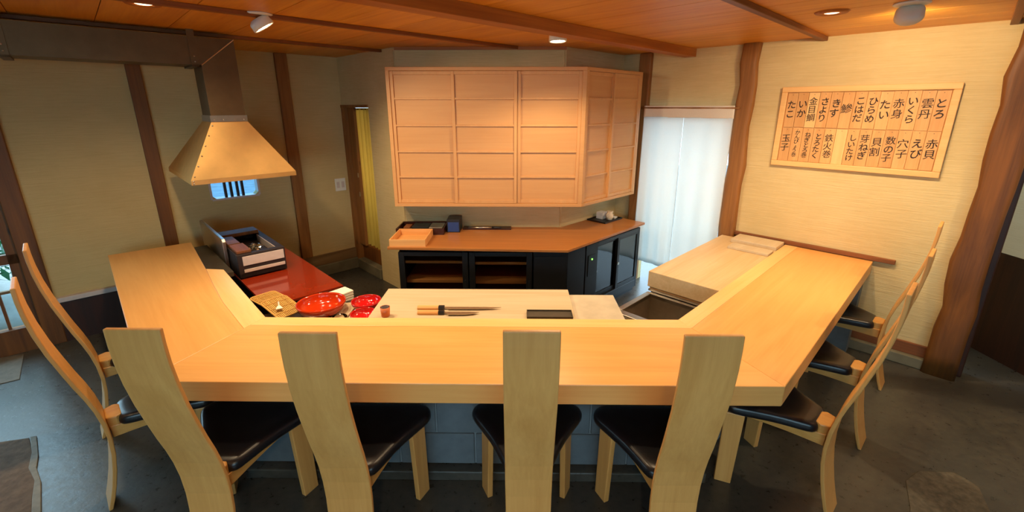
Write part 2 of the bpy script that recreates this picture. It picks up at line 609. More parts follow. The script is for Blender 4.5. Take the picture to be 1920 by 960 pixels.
# garden window, in line with the left wall
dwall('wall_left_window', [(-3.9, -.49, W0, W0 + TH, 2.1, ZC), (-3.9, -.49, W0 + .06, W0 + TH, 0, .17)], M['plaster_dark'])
w1 = struct(MB().box(-3.9, -.49, W0 - .02, W0 + .06, 0, .2).box(-3.9, -.49, W0, W0 + .05, 2.02, 2.1).build('window_1', M['post_dark'], rz=R45))
for uu in (-.53, -1.55, -2.6, -3.65):
    box(uu - .03, uu + .03, W0, W0 + .05, .2, 2.02).build('stile', M['post_dark'], w1)
for uu in (-.665, -.80, -1.05, -1.3):
    box(uu - .009, uu + .009, W0 + .01, W0 + .035, .2, .5).build('muntin', M['post_dark'], w1)
box(-3.9, -.5, W0, W0 + .05, .725, .80).build('rail', M['post_dark'], w1)
box(-3.9, -.5, W0 + .005, W0 + .04, .495, .515).build('rail', M['trim_pale'], w1)
box(-3.9, -.5, W0 + .02, W0 + .026, .2, 2.02).build('pane', M['window_glass'], w1)

# small vent window below the hood: cut corners and upright bars
w2 = struct(MB().box(VU0, VU1, W0 - .006, W0 + .1, VZ0 - .012, VZ0 + .006).box(VU0, VU1, W0 - .006, W0 + .1, VZ1 - .006, VZ1 + .012).box(VU0 - .012, VU0 + .006, W0 - .006, W0 + .1, VZ0, VZ1).box(VU1 - .006, VU1 + .012, W0 - .006, W0 + .1, VZ0, VZ1).build('window_2', M['white_panel'], rz=R45))
for c, d in ((VU0, 1), (VU1, -1)):
    for z, e_ in ((VZ0, 1), (VZ1, -1)):
        m = MB()
        p = [(c, z), (c + d * .04, z), (c, z + e_ * .04)]
        a = [m.bm.verts.new((q[0], W0 - .004, q[1])) for q in p]
        b = [m.bm.verts.new((q[0], W0 + .1, q[1])) for q in p]
        m.bm.faces.new(a)
        m.bm.faces.new(b[::-1])
        for i in range(3):
            m.bm.faces.new((a[i], a[(i + 1) % 3], b[(i + 1) % 3], b[i]))
        m.build('corner_piece', M['plaster_dark'], w2)
for uu in (.955, 1.005, 1.06, 1.105):
    box(uu - .011, uu + .011, W0 + .02, W0 + .05, VZ0, VZ1).build('bar', M['iron'], w2)
box(VU0, VU1, W0 + .08, W0 + .086, VZ0, VZ1).build('pane', M['vent_daylight'], w2)

# outside
gr = struct(box(-16, 16, -14, 16, -.25, -.14).build('ground', M['ground']))
for (u, w, r, h) in ((-.75, 5.62, .42, .40), (-1.75, 5.9, .38, .34), (-.05, 6.1, .25, .25)):
    m = MB()
    bmesh.ops.create_icosphere(m.bm, subdivisions=3, radius=1)
    for v in m.bm.verts:
        n_ = 1 + .16 * math.sin(3.1 * v.co.x + u * 5) * math.cos(2.7 * v.co.y) + .1 * math.sin(5 * v.co.z + w)
        v.co = Vector((v.co.x * r * n_, v.co.y * r * n_, max(-.2, v.co.z) * h * n_))
    o = m.build('garden_rock', M['garden_stone'], loc=D(u, w, -.14 + .18 * h), smooth=True)
    tag(o, {-.75: 'low grey rock just outside the garden window', -1.75: 'larger grey boulder outside the garden window', -.05: 'small grey rock beyond the window post'}[u], 'rock')


def shrub(u, w, r, z, label, seed):
    rnd = random.Random(seed)
    t = thing('garden_shrub', label, 'shrub', D(u, w, -.14), 0, 'shrubs in the garden')
    MB().tube([(0, 0, 0), (.02, .01, z * .5), (0, 0, z)], [.03, .025, .015], 8).build('stem', M['post_dark'], t)
    m = MB()
    for i in range(900):
        d = Vector((rnd.gauss(0, 1), rnd.gauss(0, 1), rnd.gauss(0, 1))).normalized()
        p = d * r * rnd.uniform(.45, 1.0) + Vector((0, 0, z))
        if p.z < .03:
            continue
        a = Vector((rnd.gauss(0, 1), rnd.gauss(0, 1), rnd.gauss(0, .5))).normalized()
        b = a.cross(d).normalized()
        l = rnd.uniform(.04, .09)
        vs = [m.bm.verts.new(p + a * (-l)), m.bm.verts.new(p + b * l * .4), m.bm.verts.new(p + a * l), m.bm.verts.new(p - b * l * .4)]
        m.bm.faces.new(vs)
    tag(m.build('leaves', M['leaf'], t, fix=False), kind='stuff')


shrub(-.75, 6.75, .66, .95, 'green leafy shrub outside the garden window', 1)
shrub(-2.6, 7.0, .7, 1.0, 'broad green shrub further along the garden window', 2)
shrub(-1.2, 8.9, .9, 1.5, 'tall green shrub at the back of the garden', 3)

# ================================================================== ceiling lamps
def aim(o, direction):
    o.rotation_euler = Vector(direction).to_track_quat('-Z', 'Y').to_euler()


def spot_lamp(parent, loc, direction, watts, size, blend, col=WARM, radius=.04):
    l = bpy.data.lights.new('lamp', 'SPOT')
    l.energy = watts * LAMP
    l.color = col
    l.spot_size = math.radians(size)
    l.spot_blend = blend
    l.shadow_soft_size = radius
    o = bpy.data.objects.new('lamp', l)
    COL.objects.link(o)
    o.parent = parent
    o.location = loc
    aim(o, direction)
    return o


def gimbal_spot(label, x, y, direction, watts, lens, size=150, group=None):
    """surface mounted white dome with a tilted reflector lamp"""
    t = thing('ceiling_spotlight', label, 'lamp', (x, y, ZC - .012))
    MB().lathe([(.012, .012), (.074, .012), (.078, .006), (.068, .0), (.02, .0)], 28).build('mount', M['plastic_white'], t, smooth=True)
    d = Vector(direction).normalized()
    h = MB().lathe([(.022, .012), (.045, .010), (.060, -.005), (.062, -.042), (.057, -.045), (.052, -.039), (.03, -.004)], 28).build('shade', M['plastic_white'], t, loc=(0, 0, -.024), smooth=True)
    h.rotation_euler = d.to_track_quat('-Z', 'Y').to_euler()
    MB().lathe([(.005, -.044), (.03, -.042), (.050, -.034), (.046, -.028), (.005, -.028)], 24).build('bulb', M[lens], h, smooth=True)
    spot_lamp(t, Vector((0, 0, -.024)) + d * .075, d, watts, size, .6)
    return t


def downlight(label, x, y, watts, size=100, group=None, tilt=(0, 0, -1)):
    t = thing('recessed_downlight', label, 'lamp', (x, y, ZC), 0, group)
    MB().lathe([(.040, -.002), (.048, -.012), (.075, -.010), (.085, -.001), (.085, .0), (.040, .0)], 32, cap0=False, cap1=False).build('trim_ring', M['beam'], t, smooth=True)
    MB().lathe([(.002, -.006), (.03, -.008), (.042, -.004), (.042, -.001)], 24).build('bulb', M['lens_dim'], t, smooth=True)
    spot_lamp(t, (0, 0, -.03), tilt, watts, size, .75)
    return t


gimbal_spot('white dome spotlight with lit bulb on the ceiling beside the hood duct', -1.49, 2.74, (.45, .25, -.85), 46, 'lens', 135)
gimbal_spot('small white spotlight pointing straight down above the sliding-door cabinet', .271, 3.30, (.02, -.05, -1), 34, 'lens')
gimbal_spot('white spotlight turned to the menu wall, bulb hidden behind its dome', 2.015, 2.517, (.62, .75, -.85), 26, 'lens')
downlight('recessed round downlight in the ceiling above the left counter wing', -1.925, 2.463, 52, 155)
downlight('recessed round downlight in the ceiling above the right counter wing', 1.759, 2.738, 48, 150)
G_OUT = 'downlights over the front counter'
for x, wh in ((-.95, 'left part'), (0, 'middle'), (.85, 'right part')):
    downlight('recessed ceiling downlight over the %s of the front counter' % wh, x, 1.98, 18, 110, G_OUT)
G_B = 'downlights over the aisle'
for x, y, wt, wh in ((3.0, 1.7, 42, 'by the right hand passage'), (-2.6, .6, 10, 'by the garden window, an unseen added fill'), (0, -.7, 50, 'behind the front chairs, an unseen added fill')):
    downlight('recessed ceiling downlight over the guest aisle ' + wh, x, y, wt, 140, G_B)  # garden and rear ones are unseen, added for warm fill on chair backs

# ================================================================== sushi counter
CT0, CT1 = .65, .75
t = thing('sushi_counter', 'thick pale wooden counter bent around the kitchen on three sides', 'counter', (-.25, 1.9, 0))
O = Vector((-.25, 1.9, 0))


def off(pts):
    return [(p[0] - O.x, p[1] - O.y) for p in pts]


YO, YI, YS = 1.635, 2.245, 2.150
xlo, xli, xro, xri = -1.635, -1.432, 1.145, .902


def lerp(a, b, f):
    return a + (b - a) * f


fs = (YS - YO) / (YI - YO)
xls, xrs = lerp(xlo, xli, fs), lerp(xro, xri, fs)
MB().prism(off([(xlo, YO), (xro, YO), (xrs, YS), (xls, YS)]), CT0, CT1).build('slab', M['counter_x'], t, bevel=.004)
MB().prism(off([(xls, YS), (xrs, YS), (xri, YI), (xli, YI)]), CT0, CT1).build('inner_strip', M['strip_x'], t, bevel=.002)
diag_loc = tuple(-O)
# right wing, local (u, w)
a, b = UW(xro, YO), UW(xri, YI)
a = (a[0], .347)
b = (b[0], .95)
c = (lerp(a[0], b[0], .84), lerp(a[1], b[1], .84))
MB().prism([a, (4.225, a[1]), (4.225, c[1]), c], CT0, CT1).build('slab', M['counter_x'], t, loc=diag_loc, rz=R45, bevel=.004)
MB().prism([c, (4.225, c[1]), (4.225, b[1]), b], CT0, CT1).build('inner_strip', M['strip_x'], t, loc=diag_loc, rz=R45, bevel=.002)
# left wing
a, b = UW(xlo, YO), UW(xli, YI)
g = (.45, lerp(a[1], b[1], (.45 - a[0]) / (b[0] - a[0])))
MB().prism([a, g, (.45, 3.0), (.47, 3.35), (.50, 3.75), (.55, 4.62), (0, 4.66)], CT0, CT1).build('slab', M['counter_y'], t, loc=diag_loc, rz=R45, bevel=.004)
MB().prism([g, b, (.59, 3.64), (.50, 3.75), (.47, 3.35), (.45, 3.0)], CT0, CT1).build('inner_strip', M['strip_y'], t, loc=diag_loc, rz=R45, bevel=.002)
# dark inset panel beside the grill
box(.50, .66, 3.70, 4.62, .66, .70).build('inset_panel', M['slate'], t, loc=diag_loc, rz=R45, bevel=.003)
# base of concrete blocks under all three sides
YB = 1.91
base = MB()
base.box(-1.42 - O.x, .98 - O.x, YB + .012 - O.y, YB + .12 - O.y, .06, CT0)
bw = base.build('base_wall', M['mortar'], t)


def blocks(x0, x1, y, rz, loc):
    first = None
    for r in range(3):
        x = x0 - (.2 if r % 2 else 0)
        z0 = .06 + .197 * r
        while x < x1:
            xa, xb = max(x, x0) + .004, min(x + .4, x1) - .004
            if xb - xa > .05:
                box(xa, xb, y, y + .02, z0 + .004, z0 + .193).build('block', M['block'], bw, loc=loc, rz=rz, bevel=.004, seg=1)
            x += .4


blocks(-1.42, .98, YB, 0, tuple(-O))
box(-1.44 - O.x, .99 - O.x, YB - .05 - O.y, YB + .1 - O.y, 0, .06).build('kerb', M['floor'], t, bevel=.008)
bwr = box(2.10, 4.2, .70, .80, .0, CT0).build('base_wall', M['mortar'], t, loc=diag_loc, rz=R45)
bwl = box(.38, .46, 2.50, 4.62, .0, CT0).build('base_wall', M['mortar'], t, loc=diag_loc, rz=R45)
for r in range(3):
    z0 = .06 + .197 * r
    x = 2.12 - (.2 if r % 2 else 0)
    while x < 4.2:
        xa, xb = max(x, 2.12) + .004, min(x + .4, 4.2) - .004
        if xb - xa > .05:
            box(xa, xb, .68, .705, z0 + .004, z0 + .193).build('block', M['block'], bwr, bevel=.004, seg=1)
        x += .4
    x = 2.48 - (.2 if r % 2 else 0)
    while x < 4.62:
        xa, xb = max(x, 2.48) + .004, min(x + .4, 4.62) - .004
        if xb - xa > .05:
            box(.36, .385, xa, xb, z0 + .004, z0 + .193).build('block', M['block'], bwl, bevel=.004, seg=1)
        x += .4
box(4.08, 4.195, .37, .68, .0, CT0).build('end_pier', M['block'], t, loc=diag_loc, rz=R45, bevel=.004)

# ================================================================== chairs
PROF = [(0, 0, .150), (.06, .018, .160), (.13, .036, .170), (.21, .052, .180), (.30, .065, .185), (.38, .0685, .187), (.47, .063, .188), (.55, .050, .188), (.62, .033, .188),
        (.70, .009, .188), (.78, -.012, .188), (.88, -.037, .189), (.98, -.056, .190), (1.07, -.067, .190), (1.14, -.071, .190), (1.20, -.071, .190)]


def make_chair(label):
    t = thing('bent_back_chair', label, 'chair', (0, 0, 0), 0, 'chairs around the counter')
    # back board: one bent plank from the floor to the top
    th = .017
    rings = []
    pr = [(z, y, w) for z, y, w in PROF]
    for i, (z, y, w) in enumerate(pr):
        z0, y0, _ = pr[max(i - 1, 0)]
        z1, y1, _ = pr[min(i + 1, len(pr) - 1)]
        tz, ty = z1 - z0, y1 - y0
        L = math.hypot(tz, ty)
        nz, ny = -ty / L, tz / L
        h = w / 2
        f = (0, y, z)
        q = (0, y + ny * th, z + (nz * th if 0 < i < len(pr) - 1 else 0))
        rings.append([(-h, f[1], f[2]), (h, f[1], f[2]), (h, q[1], q[2]), (-h, q[1], q[2])])
    o = MB().loft(rings).build('back_board', M['chair_z'], t, bevel=.004)
    # two front legs: splayed boards
    for sgn in (-1, 1):
        ang = sgn * math.radians(26)
        dx, dy = math.sin(ang), math.cos(ang)
        # board along (dx, dy), thickness across
        def P(c, al, ac, z):
            return (c[0] + dx * al + dy * ac, c[1] + dy * al - dx * ac, z)
        lo_c, hi_c = (sgn * .198, .452), (sgn * .190, .445)
        lo = [P(lo_c, -.040, -.014, 0), P(lo_c, -.040, .014, 0), P(lo_c, .040, .014, 0), P(lo_c, .040, -.014, 0)]
        hi = [P(hi_c, -.046, -.014, .42), P(hi_c, -.046, .014, .42), P(hi_c, .046, .014, .42), P(hi_c, .046, -.014, .42)]
        MB().hexa(lo, hi).build('leg', M['chair_z'], t, bevel=.004)
    # seat frame: two side rails meeting in a block at the back board
    m = MB()
    for sgn in (-1, 1):
        pts = []
        for i in range(7):
            f = i / 6
            x = sgn * lerp(.046, .146, f)
            y = lerp(.088, .41, f)
            zt = .432 + .006 * math.sin(f * PI)
            dep = lerp(.062, .030, f)
            pts.append([(x - .014, y, zt - dep), (x + .014, y, zt - dep), (x + .014, y, zt), (x - .014, y, zt)])
        m.loft(pts)
    m.box(-.18, .18, .43, .46, .392, .43)
    m.build('seat_frame', M['chair_y'], t, bevel=.003)
    MB().prism([(-.050, .080), (.050, .080), (.066, .118), (.050, .140), (-.050, .140), (-.066, .118)], .405, .478).build('back_block', M['chair_y'], t, bevel=.006)
    # cushion: rounded triangle, saddle shaped
    out = []
    def arc(cx, cy, r, a0, a1, n):
        for i in range(n + 1):
            a = math.radians(a0 + (a1 - a0) * i / n)
            out.append((cx + r * math.cos(a), cy + r * math.sin(a)))
    arc(.195, .445, .072, -25, 80, 5)
    arc(0, -.35, .88, 83, 97, 4)
    arc(-.195, .445, .072, 100, 205, 5)
    out += [(-.165, .29), (-.126, .205), (-.098, .142), (-.082, .120), (0, .116), (.082, .120), (.098, .142), (.126, .205), (.165, .29)]
    cx, cy = 0, .36
    def ring(sf, dz):
        r = []
        for x, y in out:
            px, py = cx + (x - cx) * sf, cy + (y - cy) * sf
            zz = .445 + dz + .020 * (py - .36) / .2 * .4 + (.22 * px * px)
            r.append((px, py, zz))
        return r
    rings = [ring(.90, -.012), ring(.985, -.008), ring(1.0, .010), ring(.985, .030), ring(.93, .042), ring(.75, .044), ring(.45, .038), ring(.15, .035)]
    MB().loft(rings).build('cushion', M['leather'], t, smooth=True, sub=1)
    return t


ch0 = None
rows = [
    (-1.262, 1.342, 0, 'pale bent-board chair at the front counter, standing at its left corner'),
    (-.677, 1.325, 0, 'pale bent-board chair at the front counter, second from the left corner'),
    (.047, 1.345, 0, 'pale bent-board chair at the front counter, in line with the two knives and dark dish'),
    (.628, 1.325, 0, 'pale bent-board chair at the front counter, in front of the steel sink and chopping block'),
]
rows += [
    (*D(2.287, .110)[:2], R45 - .03, 'chair at the right counter wing, closest to the bent corner of the counter'),
    (*D(2.958, .088)[:2], R45 - .03, 'chair at the middle of the right counter wing, facing the chopping block'),
    (*D(3.742, .092)[:2], R45 - .02, 'chair at the right counter wing next to the menu wall'),
    (*D(-.240, 2.650)[:2], -R45 + .04, 'chair at the left counter wing, closest to the bent corner of the counter'),
    (*D(-.237, 3.322)[:2], -R45 + .03, 'chair at the left counter wing, nearer the garden window and wall'),
]
for i, (x, y, rz, lab) in enumerate(rows):
    if ch0 is None:
        ch0 = o = make_chair(lab)
    else:
        o = copy_tree(ch0)
        o['label'] = lab
    o.location = (x, y, 0)
    # local +y must point at the counter
    o.rotation_euler = (0, 0, rz)

# ================================================================== range hood and duct
HU = .865
t = thing('range_hood', 'sheet metal extractor hood with riveted skirt and long square duct', 'hood', D(HU, 4.2, 1.393), R45)
hu = lambda u: u - HU
hw = lambda w: w - 4.2
hz = lambda z: z - 1.393
B0, B1, WF, WB_ = .525, 1.235, 3.80, 4.80
T0, T1, TF, TB_ = .735, .96, 3.90, 4.18
lo = [(hu(B0), hw(WF), 0), (hu(B1), hw(WF), 0), (hu(B1), hw(WB_), 0), (hu(B0), hw(WB_), 0)]
hi = [(hu(T0), hw(TF), hz(1.80)), (hu(T1), hw(TF), hz(1.80)), (hu(T1), hw(TB_), hz(1.80)), (hu(T0), hw(TB_), hz(1.80))]
m = MB()
v = [m.bm.verts.new(p) for p in lo + hi]
for f in ((0, 1, 5, 4), (1, 2, 6, 5), (2, 3, 7, 6), (3, 0, 4, 7)):
    m.bm.faces.new([v[i] for i in f])
o = m.build('canopy', M['hood'], t)
md = o.modifiers.new('th', 'SOLIDIFY')
md.thickness = .003
sk = .034
MB().box(hu(B0), hu(B1), hw(WF), hw(WF) + .004, -sk, 0).box(hu(B0), hu(B1), hw(WB_) - .004, hw(WB_), -sk, 0).box(hu(B0), hu(B0) + .004, hw(WF) + .004, hw(WB_) - .004, -sk, 0).box(hu(B1) - .004, hu(B1), hw(WF) + .004, hw(WB_) - .004, -sk, 0).build('skirt', M['hood'], t)
box(hu(B0) + .03, hu(B1) - .03, hw(WF) + .03, hw(WB_) - .03, -.005, 0).build('filter_plate', M['iron'], t)
# collar with rivets
MB().box(hu(T0) - .008, hu(T1) + .008, hw(TF) - .008, hw(TF), hz(1.79), hz(1.835)).box(hu(T0) - .008, hu(T0), hw(TF), hw(TB_), hz(1.79), hz(1.835)).build('collar', M['steel'], t)


def rivet(u, w, z):
    m = MB()
    bmesh.ops.create_icosphere(m.bm, subdivisions=1, radius=.006)
    return m.build('rivet', M['steel'], t, loc=(hu(u), hw(w), hz(z)), smooth=True)


rv = rivet(.75, TF - .009, 1.805)
spots_ = [(.81, TF - .009, 1.805), (.88, TF - .009, 1.805), (.945, TF - .009, 1.805)]
for k in range(6):
    f = .06 + k * .17
    spots_.append((lerp(B0, T0, f) + .015, lerp(WF, TF, f) - .002, lerp(1.393, 1.80, f)))
for k in range(2):
    spots_.append((B0 + .015, WF - .001, 1.385 - .016 * k))
for u, w, z in spots_:
    copy_piece(rv, t, (hu(u), hw(w), hz(z)))
box(hu(T0), hu(T1), hw(TF), hw(TB_), hz(1.80), hz(2.18)).build('duct_riser', M['duct'], t)
# elbow and horizontal run in one profile, seam strip across the mitre
m = MB()
m.prism([(hu(-3.2), hz(2.18)), (hu(T1), hz(2.18)), (hu(T1), hz(2.365)), (hu(-3.2), hz(2.365))], -hw(TB_), -hw(TF))
for v_ in m.bm.verts:
    v_.co = Vector((v_.co.x, -v_.co.z, v_.co.y))
m.build('duct_run', M['duct'], t)
m = MB()
m.tube([(hu(T0), hw(TF) - .002, hz(2.18)), (hu(T1), hw(TF) - .002, hz(2.365))], .004, 6)
m.build('mitre_seam', M['steel'], t)
for uu in (.70, -.20, -1.1):
    MB().box(hu(uu) - .022, hu(uu) + .022, hw(TF) - .006, hw(TF), hz(2.168), hz(2.41)).box(hu(uu) - .022, hu(uu) + .022, hw(TF) - .006, hw(TB_) + .006, hz(2.168), hz(2.18)).build('hanger_strap', M['duct'], t)
    for z in (2.20, 2.235):
        copy_piece(rv, t, (hu(uu), hw(TF) - .008, hz(z)))

# ================================================================== red cabinet, grill and splash panel
t = thing('lacquered_cabinet', 'low cabinet with dark red lacquered top beneath the hood', 'cabinet', D(.97, 4.0), R45)
box(-.265, .265, -.90, .985, .58, .60).build('worktop', M['red_lacquer_top'], t, bevel=.003)
box(-.25, .25, -.88, .97, 0, .58).build('body', M['black_steel'], t)

t = thing('grill_box', 'dark charcoal grill box with white front panel, on the red cabinet', 'grill', D(.8775, 4.135, .60), R45)
a, b = .1725, .385
MB().box(-a, a, -b, -b + .05, .01, .2).box(-a, a, b - .05, b, .01, .2).box(-a, -a + .05, -b + .05, b - .05, .01, .2).box(a - .05, a, -b + .05, b - .05, .01, .2).box(-a, a, -b, b, .01, .05).build('casing', M['iron'], t, bevel=.005)
for x in (-a + .03, a - .03):
    for y in (-b + .03, b - .03):
        box(x - .015, x + .015, y - .015, y + .015, 0, .012).build('foot', M['black'], t)
box(-a + .035, a - .012, -b - .006, -b, .108, .182).build('front_panel', M['white_panel'], t, bevel=.002)
box(-a + .035, a - .012, -b - .006, -b, .052, .078).build('front_panel', M['white_panel'], t, bevel=.002)
box(a - .055, a - .05, -b + .05, b - .2, .06, .195).build('lining', M['white_panel'], t)
box(-a + .05, a - .055, -b + .05, b - .05, .05, .135).build('ash_bed', M['iron'], t)
box(-a + .01, -.06, -b + .03, -.12, .20, .222).build('wooden_lid', M['trim'], t, bevel=.004)
box(-a + .01, -.075, -.10, .16, .20, .222).build('wooden_lid', M['post_dark'], t, bevel=.004)
box(-a + .02, a - .03, .20, b - .03, .20, .23).build('wooden_lid', M['post_dark'], t, bevel=.004)
m = MB()
bmesh.ops.create_icosphere(m.bm, subdivisions=3, radius=.055)
for v in m.bm.verts:
    v.co *= random.uniform(.72, 1.15)
    v.co.z *= .6
tag(m.build('foil_ball', M['foil'], loc=D(.895, 3.99, .775)), 'crumpled aluminium foil lump inside the charcoal grill box', 'foil')
o = MB()
o.prism([(3.99, .60), (3.985, .86), (4.0, .885), (4.84, .885), (4.84, .60)], -.695, -.67)
for v in o.bm.verts:
    v.co = Vector((-v.co.z, v.co.x, v.co.y))
tag(o.build('splash_panel', M['steel'], rz=R45, bevel=.003), 'upright metal splash panel between the left counter wing and the grill', 'panel')

# ================================================================== prep bench in the middle
t = thing('prep_bench', 'low steel prep bench tucked behind the front counter', 'bench', (-.2, 2.6, 0))
poly = [(-1.37, 2.27), (.87, 2.27), (.975, 2.36), (.675, 2.655), (.675, 2.76), (-.98, 2.76), (-1.32, 3.05), (-1.73, 2.62)]
MB().prism([(p[0] + .2, p[1] - 2.6) for p in poly], .53, .56).build('worktop', M['steel'], t, bevel=.004)
poly = [(-1.33, 2.31), (.85, 2.31), (.92, 2.36), (.64, 2.63), (.64, 2.72), (-1.0, 2.72), (-1.32, 3.0), (-1.66, 2.62)]
MB().prism([(p[0] + .2, p[1] - 2.6) for p in poly], 0, .53).build('body', M['black_steel'], t)

t = thing('cutting_board', 'large pale wooden cutting board behind the front counter', 'board', (-.27, 2.54, .56))
box(-.615, .613, -.24, .235, .03, .14).build('slab', M['board'], t, bevel=.003)
for x in (-.5, .5):
    box(x - .03, x + .03, -.2, .2, 0, .03).build('foot', M['board'], t)
t = thing('marble_board', 'grey marble board beside the pale cutting board', 'board', (.50, 2.53, .56))
box(-.152, .145, -.23, .215, .02, .115).build('slab', M['marble'], t, bevel=.003)
for x in (-.1, .1):
    box(x - .02, x + .02, -.18, .18, 0, .02).build('foot', M['marble'], t)


def knife(label, x, y, hl, bl, wide):
    t = thing('sushi_knife', label, 'knife', (x, y, .70), 0, 'knives on the cutting board')
    MB().loft([[(px, -.013 * s_, .0), (px, .013 * s_, .0), (px, .016 * s_, .012), (px, .008 * s_, .022), (px, -.008 * s_, .022), (px, -.016 * s_, .012)] for px, s_ in ((0, .9), (.01, 1), (hl - .035, .95))]).build('handle', M['boxwood'], t, bevel=.001)
    MB().loft([[(px, -.0135, .0), (px, .0135, .0), (px, .0165, .012), (px, .0085, .023), (px, -.0085, .023), (px, -.0165, .012)] for px in (hl - .035, hl)]).build('ferrule', M['black'], t)
    m = MB()
    out = [(hl, -.006), (hl + .02, -.006), (hl + .022, -wide), (hl + bl * .6, -wide * .9), (hl + bl * .85, -wide * .5), (hl + bl, .006), (hl + bl * .7, .011), (hl, .010)]
    m.prism(out, .009, .0115)
    m.build('blade', M['steel'], t)
    return t


knife('long slim knife with pale handle lying further from the guests on the cutting board', -.615, 2.462, .165, .35, .018)
knife('shorter broad knife with pale handle lying close to the counter edge', -.60, 2.395, .16, .21, .028)
t = thing('slate_dish', 'dark flat rectangular dish at the right end of the cutting board', 'dish', (.19, 2.378, .70))
MB().prism([(-.135, -.05), (.135, -.05), (.135, .045), (-.135, .045)], 0, .012).build('plate', M['slate'], t, bevel=.003)
MB().box(-.135, .135, .041, .045, .012, .02).box(-.135, .135, -.05, -.046, .012, .02).box(-.135, -.131, -.046, .041, .012, .02).box(.131, .135, -.046, .041, .012, .02).build('rim', M['slate'], t)
t = thing('small_cup', 'small terracotta tumbler on the left end of the cutting board', 'cup', (-.785, 2.365, .70))
MB().lathe([(.022, 0), (.025, .004), (.029, .060), (.0275, .060), (.025, .012), (.004, .010)], 28, cap1=True).build('body', M['cup'], t, smooth=True)
MB().lathe([(.0268, .05), (.0273, .0585), (.0266, .0585), (.0245, .014), (.003, .0125), (.003, .0122), (.0250, .0122), (.0264, .05)], 28, cap0=False, cap1=False).build('lining', M['cup_in'], t, smooth=True)


def bowl(name, label, x, y, z, r, h, mat, foot=.4, tilt=(0, 0)):
    t = thing(name, label, 'bowl', (x, y, z), 0)
    prof = [(r * foot * .9, 0), (r * foot, .002), (r * foot, .012)]
    outp, inp = [], []
    for i in range(9):
        f = i / 8
        outp.append((lerp(r * foot, r, math.sin(f * PI / 2) ** .85), .012 + (h - .012) * (1 - math.cos(f * PI / 2)) ** 1.05))
    for a_, z_ in outp[::-1]:
        inp.append((max(.002, a_ - .006), max(.02, z_ + (.0 if z_ > h - .001 else .005))))
    MB().lathe(prof + outp + inp + [(.002, .019)], 40).build('body', mat, t, smooth=True)
    MB().lathe([(r * foot * .86, -.0), (r * foot * .98, .0), (r * foot * .98, .006), (r * foot * .86, .006)], 32, cap0=False, cap1=False).build('foot_ring', mat, t, smooth=True)
    t.rotation_euler = (tilt[0], tilt[1], 0)
    return t


bowl('lacquer_bowl', 'large orange red lacquer bowl beside the bamboo trays', -1.312, 2.672, .56, .155, .088, M['red_bowl'], .5)
bowl('lacquer_bowl', 'crimson lacquer bowl at the back left corner of the cutting board', -1.025, 2.715, .578, .098, .062, M['red_bowl2'], .45)
bowl('lacquer_bowl', 'small crimson lacquer bowl nearer the counter edge, beside the terracotta tumbler', -.985, 2.54, .578, .082, .055, M['red_bowl2'], .45)

for i, (x0, y0) in enumerate(((-1.165, 2.66), (-1.055, 2.66))):
    tag(box(-.050, .050, -.17, .15, 0, .017).build('small_board', M['board'], loc=(x0, y0, .56), bevel=.003), ('narrow pale board lying between the big red bowl and the crimson bowls', 'narrow pale board lying beneath the two crimson bowls')[i], 'board')
for k in range(4):
    tag(box(-.065, .065, -.055, .055, 0, .0175).build('folded_cloth', M['napkin'], loc=(-1.262, 2.885, .56 + .018 * k), rz=.9 + (k - 2) * .03, bevel=.006, seg=3), ('lowest folded white cloth of the stack behind the big red bowl', 'second lowest folded white cloth of the stack behind the big red bowl', 'folded white cloth just below the topmost of the stack behind the big red bowl', 'topmost folded white cloth of the stack behind the big red bowl')[k], 'cloth', 'stack of folded white cloths')
t = thing('glass_dish', 'small clear glass dish in front of the narrow pale boards', 'dish', (-1.135, 2.52, .578))
MB().lathe([(.03, 0), (.034, .004), (.05, .035), (.047, .035), (.031, .008), (.003, .006)], 28).build('body', M['bowl_glass'], t, smooth=True)
m = MB()
N = 16
vs = {}
for i in range(N):
    for j in range(10):
        x, y = (i / (N - 1) - .5) * .15, (j / 9 - .5) * .10
        vs[i, j] = m.bm.verts.new((x + random.uniform(-.003, .003), y + random.uniform(-.003, .003), .020 + .016 * math.sin(i * 1.1 + j * .5) * math.cos(j * .9) + random.uniform(0, .006)))
for i in range(N - 1):
    for j in range(9):
        m.bm.faces.new((vs[i, j], vs[i + 1, j], vs[i + 1, j + 1], vs[i, j + 1]))
o = m.build('crumpled_towel', M['towel'], loc=(-1.275, 2.425, .56), smooth=True, fix=False)
sd = o.modifiers.new('th', 'SOLIDIFY')
sd.thickness = .006
tag(o, 'crumpled beige cloth at the counter edge in front of the big red bowl', 'cloth')


def bamboo_tray(label, x, y, z, rz, tiltx, tilty):
    t = thing('bamboo_tray', label, 'tray', (x, y, z), 0, 'bamboo trays')
    hx, hy, r = .125, .085, .03
    ring = []
    for cx, cy, a0 in ((hx - r, hy - r, 0), (-hx + r, hy - r, 90), (-hx + r, -hy + r, 180), (hx - r, -hy + r, 270)):
        for k in range(6):
            a = math.radians(a0 + 90 * k / 5)
            ring.append((cx + r * math.cos(a), cy + r * math.sin(a)))
    MB().tube([(p[0], p[1], .008) for p in ring + ring[:1]], .005, 8).build('rim', M['bamboo'], t, smooth=True)
    for k in range(15):
        yy = -hy + .008 + (2 * hy - .016) * k / 14
        hh = hx - (.0 if abs(yy) < hy - r else r - math.sqrt(max(0, r * r - (abs(yy) - hy + r) ** 2)))
        box(-hh, hh, yy - .0036, yy + .0036, .003, .0075).build('slat', M['bamboo'], t)
    for xx in (-.07, 0, .07):
        box(xx - .003, xx + .003, -hy + .004, hy - .004, .0075, .0115).build('cross_strip', M['bamboo'], t)
    t.rotation_euler = (tiltx, tilty, rz)
    return t


